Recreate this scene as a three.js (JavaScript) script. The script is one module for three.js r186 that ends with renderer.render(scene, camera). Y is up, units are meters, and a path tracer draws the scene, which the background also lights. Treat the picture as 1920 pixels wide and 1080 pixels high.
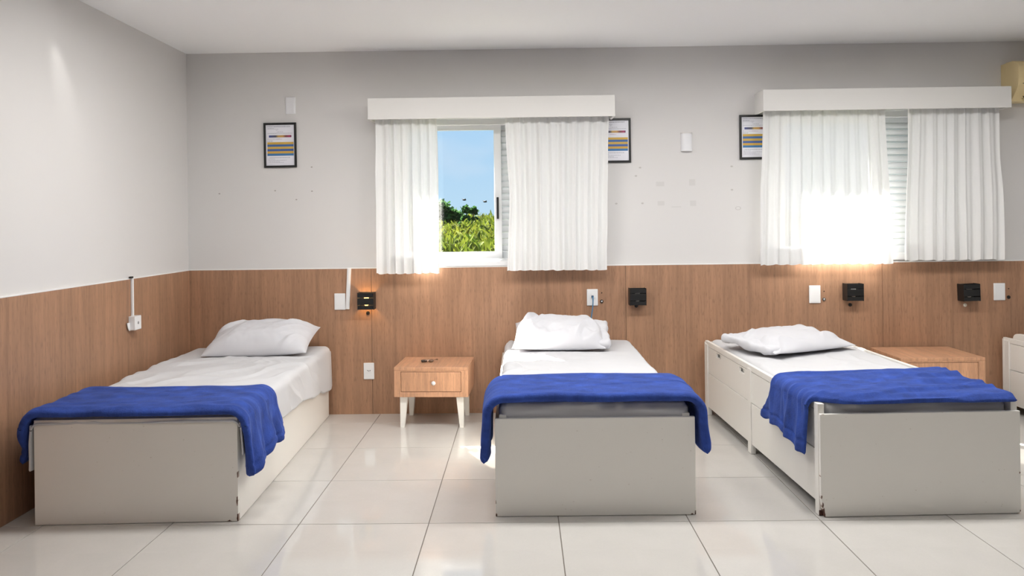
import * as THREE from 'three';
import { RoundedBoxGeometry } from 'three/addons/geometries/RoundedBoxGeometry.js';
import { mergeGeometries, mergeVertices } from 'three/addons/utils/BufferGeometryUtils.js';
import { RectAreaLightUniformsLib } from 'three/addons/lights/RectAreaLightUniformsLib.js';
import { ImprovedNoise } from 'three/addons/math/ImprovedNoise.js';

// ---------------------------------------------------------------- camera, sky, sun, ceiling lights, exposure
const scene = new THREE.Scene();
const camera = new THREE.PerspectiveCamera(40.953, 1920 / 1080, 0.05, 400);
camera.rotation.order = 'YXZ';
camera.position.set(0, 1.3845, 0);
camera.rotation.set(0, 0.0125, -0.0125);
camera.setViewOffset(1920, 1080, 0, 123.3, 1920, 1080);

const EXPOSURE = 1.24, SUN = 60, PANEL = 22.5;
const renderer = new THREE.WebGLRenderer({ antialias: true });
renderer.toneMapping = THREE.LinearToneMapping;
renderer.toneMappingExposure = EXPOSURE;
renderer.shadowMap.enabled = true;
RectAreaLightUniformsLib.init();

const noise = new ImprovedNoise();
const n3 = (x, y, z = 0.37) => noise.noise(x, y, z);
const fbm = (x, y, z = 0.5, o = 4) => { let s = 0, a = 0.5, f = 1; for (let i = 0; i < o; i++) { s += a * n3(x * f, y * f, z + i * 7.3); a *= 0.5; f *= 2.03; } return s; };
const ss = (a, b, x) => (a < b ? THREE.MathUtils.smoothstep(x, a, b) : 1 - THREE.MathUtils.smoothstep(x, b, a));
const mix = THREE.MathUtils.lerp;
function rng(seed) { let s = seed >>> 0; return () => { s = (s + 0x6d2b79f5) | 0; let t = Math.imul(s ^ (s >>> 15), 1 | s); t = (t + Math.imul(t ^ (t >>> 7), 61 | t)) ^ t; return ((t ^ (t >>> 14)) >>> 0) / 4294967296; }; }

{ // clear blue tropical sky, paler towards the horizon, a few thin clouds
  const W = 1024, H = 512, d = new Float32Array(W * H * 4);
  for (let r = 0; r < H; r++) {
    const el = Math.max(0, ((r + 0.5) / H - 0.5) * Math.PI), k = 1 - Math.exp(-el / 0.3), e = Math.sin(el);
    for (let c = 0; c < W; c++) {
      const az = (c / W) * Math.PI * 2, cx = Math.cos(az) * 7, cz = Math.sin(az) * 7;
      const cl = Math.max(0, fbm(cx, e * 26, cz, 5) * 2 - 0.05) * ss(0.015, 0.06, el) * (1 - ss(0.16, 0.5, el)) * 0.5;
      const i = (r * W + c) * 4;
      d[i] = mix(mix(0.44, 0.19, k), 0.7, cl); d[i + 1] = mix(mix(0.63, 0.44, k), 0.73, cl); d[i + 2] = mix(mix(0.78, 0.78, k), 0.79, cl); d[i + 3] = 1;
    }
  }
  const t = new THREE.DataTexture(d, W, H, THREE.RGBAFormat, THREE.FloatType);
  t.mapping = THREE.EquirectangularReflectionMapping; t.magFilter = THREE.LinearFilter; t.needsUpdate = true;
  scene.background = t; scene.environment = t;
}
const sun = new THREE.DirectionalLight(new THREE.Color(1, 0.95, 0.87), SUN);
sun.name = 'sun';
sun.position.set(-0.36 * 12, 12, -5.5 - 0.75 * 12); sun.target.position.set(0, 0, -5.5);
sun.castShadow = true;
Object.assign(sun.shadow.camera, { left: -14, right: 14, top: 14, bottom: -14, near: 0.5, far: 60 }); sun.shadow.mapSize.set(4096, 4096);
scene.add(sun, sun.target);

// ---------------------------------------------------------------- helpers
const used = new Map();
function numbered(n) { const k = used.get(n) ?? 0; used.set(n, k + 1); return k ? `${n}_${String(k).padStart(3, '0')}` : n; }
function tag(o, label, category, group) { o.userData.label = label; o.userData.category = category; if (group) o.userData.group = group; return o; }
function thing(name, label, category, [x, y, z] = [0, 0, 0], turn = 0, group) {
  const o = new THREE.Group(); o.name = numbered(name); o.position.set(x, y, z); o.rotation.y = turn; scene.add(o);
  return tag(o, label, category, group);
}
function part(parent, name, g, m, label) {
  const o = new THREE.Mesh(g, m); o.name = name; o.castShadow = o.receiveShadow = true; parent.add(o);
  if (label) o.userData.label = label;
  return o;
}
function struct(name, g, m) { const o = part(scene, name, g, m); o.userData.kind = 'structure'; return o; }
function structGroup(name) { const o = new THREE.Group(); o.name = name; o.userData.kind = 'structure'; scene.add(o); return o; }
// a box given by its limits, uv in metres
function boxUV(g, s = 1, turnTop = false) {
  if (g.index) g = g.toNonIndexed();
  const p = g.attributes.position, n = g.attributes.normal, uv = new Float32Array(p.count * 2);
  for (let i = 0; i < p.count; i++) {
    const ax = Math.abs(n.getX(i)), ay = Math.abs(n.getY(i)), az = Math.abs(n.getZ(i)), x = p.getX(i), y = p.getY(i), z = p.getZ(i);
    let u, v;
    if (ay > ax && ay > az) [u, v] = turnTop ? [z, x] : [x, z]; else if (ax > az) [u, v] = [z, y]; else [u, v] = [x, y];
    uv[2 * i] = u * s; uv[2 * i + 1] = v * s;
  }
  g.setAttribute('uv', new THREE.BufferAttribute(uv, 2));
  return g;
}
const box = (x0, x1, y0, y1, z0, z1) => boxUV(new THREE.BoxGeometry(x1 - x0, y1 - y0, z1 - z0).translate((x0 + x1) / 2, (y0 + y1) / 2, (z0 + z1) / 2));
function rbox(x0, x1, y0, y1, z0, z1, r = 0.003, seg = 2) {
  return boxUV(new RoundedBoxGeometry(x1 - x0, y1 - y0, z1 - z0, seg, Math.min(r, (x1 - x0) / 2.01, (y1 - y0) / 2.01, (z1 - z0) / 2.01)).translate((x0 + x1) / 2, (y0 + y1) / 2, (z0 + z1) / 2));
}
const merge = (list) => mergeGeometries(list.map((g) => (g.index ? g.toNonIndexed() : g)));
const rect = (S, x0, x1, y0, y1) => { S.moveTo(x0, y0); S.lineTo(x1, y0); S.lineTo(x1, y1); S.lineTo(x0, y1); S.closePath(); return S; };
// a frame in the x-y plane with a rectangular hole, from z0 to z1
function frame(x0, x1, y0, y1, hx0, hx1, hy0, hy1, z0, z1, bevel = 0) {
  const s = rect(new THREE.Shape(), x0 + bevel, x1 - bevel, y0 + bevel, y1 - bevel);
  s.holes.push(rect(new THREE.Path(), hx0 - bevel, hx1 + bevel, hy0 - bevel, hy1 + bevel));
  const g = new THREE.ExtrudeGeometry(s, { depth: z1 - z0 - 2 * bevel, bevelEnabled: bevel > 0, bevelSize: bevel, bevelThickness: bevel, bevelSegments: 2 });
  return boxUV(g.translate(0, 0, z0 + bevel));
}
// a subdivided box with round edges, to be displaced along its normals
function softBox(w, h, d, r, nx, ny, nz, disp) {
  let g = new THREE.BoxGeometry(w, h, d, nx, ny, nz); g.deleteAttribute('uv'); g.deleteAttribute('normal'); g = mergeVertices(g, 1e-5);
  const p = g.attributes.position, v = new THREE.Vector3(), c = new THREE.Vector3(), hs = new THREE.Vector3(w / 2 - r, h / 2 - r, d / 2 - r);
  for (let i = 0; i < p.count; i++) {
    v.fromBufferAttribute(p, i); c.copy(v).clamp(hs.clone().negate(), hs); v.sub(c);
    const n = v.lengthSq() > 0 ? v.clone().normalize() : new THREE.Vector3(0, 1, 0);
    const q = c.clone().addScaledVector(n, r), k = disp ? disp(q, n) : 0;
    q.addScaledVector(n, k); p.setXYZ(i, q.x, q.y, q.z);
  }
  g.computeVertexNormals(); return g;
}
const tex = (w, h, draw, srgb = true) => {
  const c = document.createElement('canvas'); c.width = w; c.height = h; draw(c.getContext('2d'), w, h);
  const t = new THREE.CanvasTexture(c); if (srgb) t.colorSpace = THREE.SRGBColorSpace; t.wrapS = t.wrapT = THREE.RepeatWrapping; return t;
};
function dataTex(w, h, f, srgb = true) { // f(x, y) in 0..1 returns sRGB bytes
  const d = new Uint8Array(w * h * 4);
  for (let y = 0; y < h; y++) for (let x = 0; x < w; x++) { const c = f(x / w, y / h), i = (y * w + x) * 4; d[i] = c[0]; d[i + 1] = c[1]; d[i + 2] = c[2]; d[i + 3] = 255; }
  const t = new THREE.DataTexture(d, w, h); if (srgb) t.colorSpace = THREE.SRGBColorSpace;
  t.wrapS = t.wrapT = THREE.RepeatWrapping; t.magFilter = THREE.LinearFilter; t.needsUpdate = true; return t;
}
const std = (color, roughness = 0.6, o = {}) => new THREE.MeshStandardMaterial({ color, roughness, ...o });
const phys = (color, roughness = 0.6, o = {}) => new THREE.MeshPhysicalMaterial({ color, roughness, ...o });

// ---------------------------------------------------------------- materials
// seamless wood: grain runs along v
const makeWood = (lr) => {
  const P = 512, col = new Float32Array(P), fine = new Float32Array(P), r = rng(5);
  const per = (k, seed) => { const a = Array.from({ length: k }, rng(seed)); return (u) => { const x = u * k, i = Math.floor(x), f = x - i, s = f * f * (3 - 2 * f); return mix(a[i % k], a[(i + 1) % k], s); }; };
  const a = per(9, 3), b = per(37, 7), c = per(120, 11);
  for (let i = 0; i < P; i++) { const u = i / P; col[i] = 0.9 * (a(u) - 0.5) + 0.8 * (b(u) - 0.5) + 0.55 * (c(u) - 0.5); fine[i] = r() - 0.5; }
  return dataTex(P, 1024, (u, v) => {
    const w = 0.5 * n3(u * 6, v * 2, 1) * 3, i = Math.floor((u * P + w + P) % P), th = v * Math.PI * 2;
    const streak = n3(u * 95 + 3, Math.cos(th) * 1.6, Math.sin(th) * 1.6), pore = Math.max(0, n3(u * 230, Math.cos(th) * 7, Math.sin(th) * 7) - 0.18);
    const k = 1 + 0.085 * col[i] + 0.035 * fine[i] + 0.07 * streak - 0.22 * pore;
    return [clampByte(lr * 169 * k), clampByte(lr * 129 * k), clampByte(lr * 101 * k)];
  });
};
const woodTex = makeWood(1), woodLight = makeWood(1.2);
function clampByte(x) { return Math.max(0, Math.min(255, x)); }
const M = {};
M.wood = std(0xffffff, 0.5, { map: woodTex, name: 'laminate' });
M.woodTop = M.standWood = std(0xffffff, 0.36, { map: woodLight });
M.wall = std(new THREE.Color().setRGB(0.7, 0.684, 0.67), 0.85);
M.ceiling = std(new THREE.Color().setRGB(0.94, 0.94, 0.94), 0.9);
M.trim = std(new THREE.Color().setRGB(0.84, 0.83, 0.81), 0.5);
M.paint = std(new THREE.Color().setRGB(0.85, 0.825, 0.775), 0.38);
M.pelmet = std(new THREE.Color().setRGB(0.8, 0.785, 0.755), 0.5);
M.alu = std(new THREE.Color().setRGB(0.84, 0.85, 0.86), 0.35);
M.slat = std(new THREE.Color().setRGB(0.78, 0.81, 0.83), 0.4);
M.plastic = phys(new THREE.Color().setRGB(0.86, 0.86, 0.86), 0.3);
M.black = std(new THREE.Color().setRGB(0.008, 0.008, 0.008), 0.45);
M.frameBlack = std(new THREE.Color().setRGB(0.006, 0.006, 0.006), 0.4);
M.chrome = std(new THREE.Color().setRGB(0.75, 0.75, 0.76), 0.18, { metalness: 1 });
M.glass = phys(0xffffff, 0, { transmission: 1, thickness: 0, ior: 1.45 });
M.sheet = phys(new THREE.Color().setRGB(0.6, 0.6, 0.615), 0.85);
M.pillow = phys(new THREE.Color().setRGB(0.63, 0.63, 0.66), 0.85);
M.blanket = phys(new THREE.Color().setRGB(0.033, 0.085, 0.42), 0.95, { sheen: 0.6, sheenColor: new THREE.Color(0.25, 0.4, 0.95), sheenRoughness: 0.5, bumpScale: 0.004,
  map: dataTex(256, 256, (u, v) => { const k = 212 + 75 * fbm(u * 5, v * 7, 8) + 30 * fbm(u * 22, v * 22, 2); return [k, k, k].map(clampByte); }),
  bumpMap: dataTex(256, 256, (u, v) => { const k = 128 + 60 * fbm(u * 18, v * 18, 3) + 90 * (rngTex() - 0.5); return [k, k, k]; }, false) });
function rngTex() { rngTex.r ??= rng(77); return rngTex.r(); }
M.curtain = phys(new THREE.Color().setRGB(0.93, 0.93, 0.92), 0.8, { transmission: 0.22, thickness: 0, ior: 1.1 });
M.curtainHem = phys(new THREE.Color().setRGB(0.92, 0.92, 0.91), 0.95, { transmission: 0.2, thickness: 0, ior: 1.1 });
M.ac = phys(new THREE.Color().setRGB(0.82, 0.66, 0.36), 0.4);
M.dark = std(new THREE.Color().setRGB(0.012, 0.01, 0.009), 0.7);
M.grout = std(new THREE.Color().setRGB(0.19, 0.165, 0.14), 0.9);
const tileMap = dataTex(256, 256, (u, v) => { const k = 1 + 0.03 * fbm(u * 5, v * 5, 2) + 0.012 * (rngTex() - 0.5); return [236 * k, 233 * k, 228 * k].map(clampByte); });
M.tiles = [0.985, 1, 0.97].map((k) => phys(new THREE.Color().setRGB(0.7 * k, 0.695 * k, 0.69 * k), 0.06, { map: tileMap, ior: 1.5 }));

// ---------------------------------------------------------------- room
const XL = -2.443, XR = 5.4, ZB = -5.62, ZF = 2.6, H = 2.647, PZ = -5.607, PT = 1.06;
const WIN = [{ x0: -0.93, x1: 0.53, y0: 1.075, y1: 2.145 }, { x0: 1.83, x1: 3.29, y0: 1.085, y1: 2.16 }];
{ // floor: a grouted bed with every tile laid on it
  const floor = struct('floor', box(XL - 0.15, XR + 0.15, -0.2, -0.003, ZB - 0.15, ZF + 0.15), M.grout);
  const T = 0.6, j = 0.002, g = boxUV(new RoundedBoxGeometry(T - 2 * j, 0.012, T - 2 * j, 1, 0.0012), 1), r = rng(4), made = new Map();
  for (let kx = -1; kx < 14; kx++) for (let kz = -4; kz < 11; kz++) {
    const x0 = Math.max(-2.246 + kx * T + j, XL), x1 = Math.min(-2.246 + (kx + 1) * T - j, XR), z0 = Math.max(-3.555 + kz * T + j, ZB), z1 = Math.min(-3.555 + (kz + 1) * T - j, ZF);
    if (x1 - x0 < 0.03 || z1 - z0 < 0.03) continue;
    const key = [x1 - x0, z1 - z0].map((q) => q.toFixed(3)).join();
    if (!made.has(key)) made.set(key, x1 - x0 > T - 2 * j - 1e-6 && z1 - z0 > T - 2 * j - 1e-6 ? g : boxUV(new RoundedBoxGeometry(x1 - x0, 0.012, z1 - z0, 1, 0.0012)));
    const t = part(floor, 'tile', made.get(key), M.tiles[Math.floor(r() * 3)]);
    t.position.set((x0 + x1) / 2, -0.006, (z0 + z1) / 2);
  }
}
struct('roof_overhang', box(XL - 0.4, XR + 0.4, 2.66, 2.78, -6.34, ZB - 0.15), M.wall);
struct('ceiling', box(XL - 0.15, XR + 0.15, H, H + 0.15, ZB - 0.15, ZF + 0.15), M.ceiling);
// back wall: plaster with two window openings; filled screw holes and patches of old paint
const wallBackMap = tex(2048, 1024, (c, w, h) => {
  const X0 = XL - 0.15, X1 = XR + 0.15, X = (x) => ((x - X0) / (X1 - X0)) * w, Y = (y) => h - (y / H) * h, px = w / (X1 - X0);
  c.fillStyle = '#ffffff'; c.fillRect(0, 0, w, h);
  const dot = (x, y, r, a) => { c.fillStyle = `rgba(95,85,75,${a})`; c.beginPath(); c.arc(X(x), Y(y), r * px, 0, 7); c.fill(); };
  for (const [x, y] of [[-1.53, 1.806], [-1.53, 1.63], [-1.80, 1.637], [-1.645, 1.57], [-2.21, 1.62]]) dot(x, y, 0.006, 0.5);
  for (const [x, y] of [[0.866, 1.77], [0.835, 1.71], [1.53, 1.6], [1.53, 1.77], [0.69, 1.51], [0.88, 1.51]]) dot(x, y, 0.009, 0.22);
  c.fillStyle = 'rgba(110,100,90,0.07)';
  for (const [x, y, a, b] of [[0.98, 1.665, 0.06, 0.05], [1.22, 1.68, 0.045, 0.07], [0.99, 1.525, 0.05, 0.05], [1.225, 1.525, 0.045, 0.06], [1.09, 1.485, 0.07, 0.012]]) c.fillRect(X(x), Y(y), a * px, b * px);
  c.strokeStyle = 'rgba(120,110,100,0.22)'; c.lineWidth = 1.3; c.beginPath(); c.arc(X(1.573), Y(1.466), 0.018 * px, 0, 7); c.stroke();
});
{
  const s = rect(new THREE.Shape(), XL - 0.15, XR + 0.15, 0, H);
  for (const o of WIN) s.holes.push(rect(new THREE.Path(), o.x0, o.x1, o.y0, o.y1));
  const g = boxUV(new THREE.ExtrudeGeometry(s, { depth: 0.15, bevelEnabled: false }).translate(0, 0, ZB - 0.15)), uv = g.attributes.uv, n = g.attributes.normal;
  for (let i = 0; i < uv.count; i++) if (Math.abs(n.getZ(i)) > 0.9) uv.setXY(i, (uv.getX(i) - XL + 0.15) / (XR - XL + 0.3), uv.getY(i) / H); else uv.setXY(i, 0.001, 0.001);
  const m = M.wall.clone(); m.map = wallBackMap;
  const wb = struct('wall_back', g, m);
  // wood-grain laminate sheets along the lower wall
  for (const [a, b] of [[XL + 0.013, -1.1025], [-1.1, 0.7485], [0.7505, 2.601], [2.603, 4.45], [4.452, XR]]) {
    const pg = rbox(a, b, 0.0, PT, ZB, PZ, 0.001, 1), q = pg.attributes.uv; for (let i = 0; i < q.count; i++) q.setXY(i, q.getX(i) * 0.9 + a * 0.37, q.getY(i) * 0.55);
    part(wb, 'wood_panel', pg, M.wood);
  }
  struct('trim_1', rbox(XL, XR, PT, PT + 0.008, ZB, PZ + 0.001, 0.001, 1), M.trim);
  const wl = struct('wall_left', box(XL - 0.15, XL, 0, H, ZB - 0.15, ZF), M.wall);
  for (const [a, b] of [[PZ, -2.86], [-2.858, -0.1], [-0.098, ZF]]) {
    const pg = rbox(XL, XL + 0.013, 0, PT, a, b, 0.001, 1), q = pg.attributes.uv; for (let i = 0; i < q.count; i++) q.setXY(i, q.getX(i) * 0.9, q.getY(i) * 0.55);
    part(wl, 'wood_panel', pg, M.wood);
  }
  struct('trim_2', rbox(XL, XL + 0.014, PT, PT + 0.008, ZB, ZF, 0.001, 1), M.trim);
  struct('wall_right', box(XR, XR + 0.15, 0, H, ZB - 0.15, ZF), M.wall);
  struct('wall_front', box(XL - 0.15, XR + 0.15, 0, H, ZF, ZF + 0.15), M.wall);
}
// ceiling light panels over the middle of the ward, above and behind the camera's view
{
  const glow = std(0xffffff, 0.6, { emissive: 0xffffff, emissiveIntensity: 1.6 });
  let k = 0;
  for (const z of [-3.84, -1.75]) for (const x of [-0.9, 0.8, 2.5]) {
    const t = thing('ceiling_light', ['long white ceiling light panel over the left bed aisle', 'long white ceiling light panel over the middle bed aisle', 'long white ceiling light panel over the right bed aisle', 'dim long ceiling light panel behind the left bed', 'dim long ceiling light panel behind the middle bed', 'dim long ceiling light panel behind the trundle bed'][k++], 'light', [x, H, z], 0, 'ceiling light panels');
    part(t, 'housing', frame(-0.63, 0.63, -0.18, 0.18, -0.6, 0.6, -0.15, 0.15, 0, 0.05).rotateX(Math.PI / 2).translate(0, 0, 0), M.trim);
    part(t, 'diffuser', box(-0.6, 0.6, -0.035, -0.012, -0.15, 0.15), glow);
    const l = new THREE.RectAreaLight(new THREE.Color(1, 0.985, 0.96), z < -2 ? PANEL : PANEL * 0.13, 1.2, 0.3);
    l.name = 'ceiling_light_beam'; l.position.set(0, -0.04, 0); l.rotation.x = -Math.PI / 2; t.add(l);
  }
}
{ // small ceiling spot grazing the side wall
  const t = thing('ceiling_spotlight', 'small white ceiling spotlight close to the left wall', 'light', [-2.3, H, -3.9]);
  part(t, 'housing', new THREE.CylinderGeometry(0.035, 0.04, 0.03, 28, 1, true).translate(0, -0.015, 0), M.trim);
  part(t, 'lens', new THREE.CylinderGeometry(0.03, 0.03, 0.006, 28).translate(0, -0.018, 0), std(0xffffff, 0.5, { emissive: 0xffffff, emissiveIntensity: 1.5 }));
  const l = new THREE.SpotLight(new THREE.Color(1, 0.99, 0.96), 0.38, 0, 0.22, 1); l.name = 'ceiling_spotlight_beam'; l.position.set(0, -0.03, 0); l.castShadow = true;
  l.target.position.set(-0.143, -0.52, -0.2); t.add(l, l.target);
}
// ---------------------------------------------------------------- windows: frame, sliding glass leaf on the left, louvred leaf on the right
WIN.forEach((o, k) => {
  const w = structGroup(`window_${k + 1}`), { x0, x1, y0, y1 } = o, xm = (x0 + x1) / 2, zf = ZB - 0.02, f = 0.045;
  part(w, 'window_frame', frame(x0, x1, y0, y1, x0 + f, x1 - f, y0 + f, y1 - f, ZB - 0.12, ZB - 0.01, 0.002), M.alu);
  part(w, 'window_trim', frame(x0 - 0.045, x1 + 0.045, y0 - 0.008, y1 + 0.04, x0 + 0.004, x1 - 0.004, y0 + 0.004, y1 - 0.004, ZB - 0.004, ZB + 0.009, 0.002), M.alu);
  part(w, 'window_sill', rbox(x0 - 0.045, x1 + 0.045, y0 - 0.006, y0 + 0.03, ZB - 0.01, ZB + 0.022, 0.003), M.alu);
  const Y0 = y0 + f, Y1 = y1 - f;
  const leaf = (a, b, z, s) => frame(a, b, Y0, Y1, a + s, b - s, Y0 + 0.05, Y1 - 0.035, z - 0.022, z, 0.002);
  // glass leaf
  const g1 = part(w, 'glass_leaf', leaf(x0 + f, xm + 0.055, zf - 0.03, 0.05), M.alu);
  part(g1, 'pane', box(x0 + f + 0.05, xm + 0.005, Y0 + 0.05, Y1 - 0.035, zf - 0.043, zf - 0.039), M.glass);
  const h = part(g1, 'latch', rbox(xm + 0.018, xm + 0.034, Y0 + 0.29, Y0 + 0.45, zf - 0.03, zf - 0.012, 0.004), M.black, 'black window latch');
  // louvred leaf behind it
  const sh = part(w, 'shutter', leaf(xm - 0.0, x1 - f, zf - 0.06, 0.045), M.slat);
  const n = 19, pitch = (Y1 - Y0 - 0.085) / n;
  const sg = new THREE.CylinderGeometry(1, 1, x1 - f - 0.04 - (xm + 0.04), 14).rotateZ(Math.PI / 2).scale(1, 0.0238, 0.012).rotateX(0.22).translate((x1 - f + xm) / 2, 0, 0);
  for (let i = 0; i < n; i++) { const s = part(sh, 'slat', sg, M.slat); s.position.set(0, Y0 + 0.05 + pitch * (i + 0.5), zf - 0.071); }
});
// ---------------------------------------------------------------- pelmets and curtains
function pelmet(x0, x1, y0, y1, label) {
  const zf = -5.41, t = thing('curtain_pelmet', label, 'pelmet', [(x0 + x1) / 2, y0, ZB]), w = (x1 - x0) / 2, h = y1 - y0, d = zf - ZB;
  part(t, 'front_board', rbox(-w, w, 0, h, d - 0.016, d, 0.0015), M.pelmet);
  for (const s of [-1, 1]) part(t, 'end_board', rbox(s > 0 ? w - 0.016 : -w, s > 0 ? w : -w + 0.016, 0, h, 0, d - 0.016, 0.0015), M.pelmet);
  part(t, 'top_board', rbox(-w + 0.016, w - 0.016, h - 0.016, h, 0, d - 0.016, 0.0015), M.pelmet);
  part(t, 'curtain_rail', rbox(-w + 0.02, w - 0.02, h - 0.035, h - 0.016, 0.13, 0.155, 0.002), M.trim);
  return t;
}
pelmet(-1.073, 0.664, 2.12, 2.268, 'white box pelmet above the window showing blue sky');
pelmet(1.699, 3.42, 2.141, 2.289, 'white box pelmet above the right-hand fully curtained window beside the air conditioner');

function curtainGrid(o, v0, v1, nv, lift) {
  const nu = 220, pos = [], idx = [], len = o.yt - o.yb;
  for (let j = 0; j <= nv; j++) for (let i = 0; i <= nu; i++) {
    const u = i / nu, v = mix(v0, v1, j / nv);
    const ph = o.folds * Math.PI * 2 * (u + 0.035 * n3(u * 4.1, o.seed) + 0.012 * n3(u * 5, v * 1.3, o.seed)), big = 0.75 + 0.5 * n3(u * 6.3, o.seed + 4.2);
    const fold = Math.sin(ph) + 0.38 * Math.sin(2 * ph + 1.3 + 2 * n3(u * 3, o.seed + 9)) + 0.3 * Math.sin(ph * 0.5 + o.seed);
    const a = o.amp * big * (0.65 + 0.35 * v), edge = 0.012 * n3(v * 3.1, o.seed + 2 + (u > 0.5 ? 5 : 0)) * Math.pow(Math.abs(2 * u - 1), 3);
    let x = mix(mix(o.xt0, o.xt1, u), mix(o.xb0, o.xb1, u), v * v * (3 - 2 * v)) + 0.3 * a * Math.cos(ph) + edge + (o.bow ?? 0) * Math.sin(v * Math.PI) * Math.pow(1 - u, 4);
    const y = o.yt - len * v + (v > 0.8 ? (v - 0.8) * 5 * (0.006 * n3(u * 13, o.seed) + 0.004 * Math.sin(ph)) : 0) + (o.tilt ?? 0) * (u - 0.5) * v;
    pos.push(x, y, o.z + a * fold + 0.01 * n3(u * 2, v * 2, o.seed) * v + lift);
  }
  for (let j = 0; j < nv; j++) for (let i = 0; i < nu; i++) { const a = j * (nu + 1) + i, b = a + nu + 1; idx.push(a, b, a + 1, b, b + 1, a + 1); }
  const g = new THREE.BufferGeometry(); g.setAttribute('position', new THREE.Float32BufferAttribute(pos, 3)); g.setIndex(idx); g.computeVertexNormals(); return g;
}
function curtain(label, o) {
  const c = thing('curtain', label, 'curtain');
  const hemV = 1 - 0.115 / (o.yt - o.yb);
  part(c, 'fabric', curtainGrid(o, 0, 1, 60, 0), M.curtain);
  part(c, 'hem', curtainGrid(o, hemV, 0.999, 8, -0.003), M.curtainHem);
  return c;
}
curtain('narrow sheer white curtain left of the open blue sky view, sunlit from behind', { xt0: -1.04, xt1: -0.6, xb0: -1.045, xb1: -0.596, yt: 2.225, yb: 1.027, z: -5.5, folds: 7, amp: 0.021, seed: 1.7 });
curtain('sheer white curtain right of the open blue sky view, beside a framed notice', { xt0: -0.118, xt1: 0.628, xb0: -0.108, xb1: 0.6, yt: 2.225, yb: 1.037, z: -5.5, folds: 9, amp: 0.022, seed: 5.2, bow: 0.02 });
curtain('wide bright sheer white curtain hanging left of the narrow louvred gap', { xt0: 1.722, xt1: 2.58, xb0: 1.688, xb1: 2.618, yt: 2.246, yb: 1.058, z: -5.5, folds: 11, amp: 0.02, seed: 9.4 });
curtain('sheer white curtain right of the narrow louvred gap, below the air conditioner', { xt0: 2.738, xt1: 3.385, xb0: 2.7, xb1: 3.405, yt: 2.246, yb: 1.078, z: -5.5, folds: 8, amp: 0.02, seed: 13.9 });

// ---------------------------------------------------------------- cloth draped over a bed: a slab bent over the edges
// a: hw half width inside the drape, top, r corner radius, hangL / hangR, zb(s, d) and zf(s, d) back and front edges, th thickness, wrinkle(s, z, d)
function drape(a) {
  const flat = a.hw - a.r, arc = (a.r * Math.PI) / 2, S0 = -(flat + arc + a.hangL), S1 = a.endR ?? flat + arc + a.hangR, nS = a.nS ?? 150, nZ = a.nZ ?? 60, nE = 8, th = a.th;
  const at = (s) => {
    const sg = s < 0 ? -1 : 1, q = Math.abs(s), fl = s < 0 ? a.flareL ?? 0 : a.flareR ?? 0;
    if (q <= flat) return [s, a.top, 0, 1, 0];
    if (q <= flat + arc) { const t = (q - flat) / a.r; return [sg * (flat + a.r * Math.sin(t)), a.top - a.r * (1 - Math.cos(t)), sg * Math.sin(t), Math.cos(t), 0]; }
    const d = q - flat - arc; return [sg * (a.hw + fl * d), a.top - a.r - d, sg, fl, d];
  };
  const pos = [], idx = [], uv = [];
  const ring = 2 * (nZ + 1) + 2 * (nE - 1);
  for (let i = 0; i <= nS; i++) {
    const e = Math.min(i, nS - i), s = mix(S0, S1, i / nS), [x, y, nx, ny, d] = at(s), ds = (S1 - S0) / nS, end = Math.min(1, (e * ds) / (th * 0.6)), sc = Math.sqrt(Math.max(0.0, 1 - (1 - end) ** 2));
    const zb = a.zb(s, d), zf = a.zf(s, d), R = th / 2;
    const dd = Math.abs(s) - flat, put = (z, o, outer) => {
      let k = R + (o - R) * Math.max(sc, 0.02);
      const [wr, body] = a.wrinkle ? a.wrinkle(s, z, d, dd) : [0, 0];
      k += body + (outer ? wr : wr * 0.3) * sc;
      const fd = a.frontDrop ? a.frontDrop * ss(a.frontRun ?? 0.05, 0, zf - z) : 0;
      const bot = a.ragged ? a.ragged(z, s) * ss(0, 1, d / Math.max(0.01, s < 0 ? a.hangL : a.hangR)) : 0;
      pos.push(x + nx * k, y + ny * k - (d > 0 ? 0 : fd) + bot, z); uv.push(s * 2, z * 2);
    };
    for (let k = 0; k <= nZ; k++) put(mix(zb + R, zf - R, k / nZ), th, true);
    for (let k = 1; k < nE; k++) { const t = (k / nE) * Math.PI; put(zf - R + R * Math.sin(t), R + R * Math.cos(t), k < nE / 2); }
    for (let k = 0; k <= nZ; k++) put(mix(zf - R, zb + R, k / nZ), 0, false);
    for (let k = 1; k < nE; k++) { const t = (k / nE) * Math.PI; put(zb + R - R * Math.sin(t), R - R * Math.cos(t), k > nE / 2); }
  }
  for (let i = 0; i < nS; i++) for (let k = 0; k < ring; k++) { const p = i * ring + k, q = i * ring + ((k + 1) % ring); idx.push(p, q, p + ring, q, q + ring, p + ring); }
  const g = new THREE.BufferGeometry(); g.setAttribute('position', new THREE.Float32BufferAttribute(pos, 3)); g.setAttribute('uv', new THREE.Float32BufferAttribute(uv, 2)); g.setIndex(idx); g.computeVertexNormals(); return g;
}
// ---------------------------------------------------------------- beds
const BEDS = [{ x: -1.812, z: -3.576, r: 0.034, h: 0.49 }, { x: 0.3315, z: -3.627, r: 0.006, h: 0.461 }, { x: 1.836, z: -3.6, r: 0.034, h: 0.476 }, { x: 3.955, z: -3.6, r: 0.034, h: 0.476 }];
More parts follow.
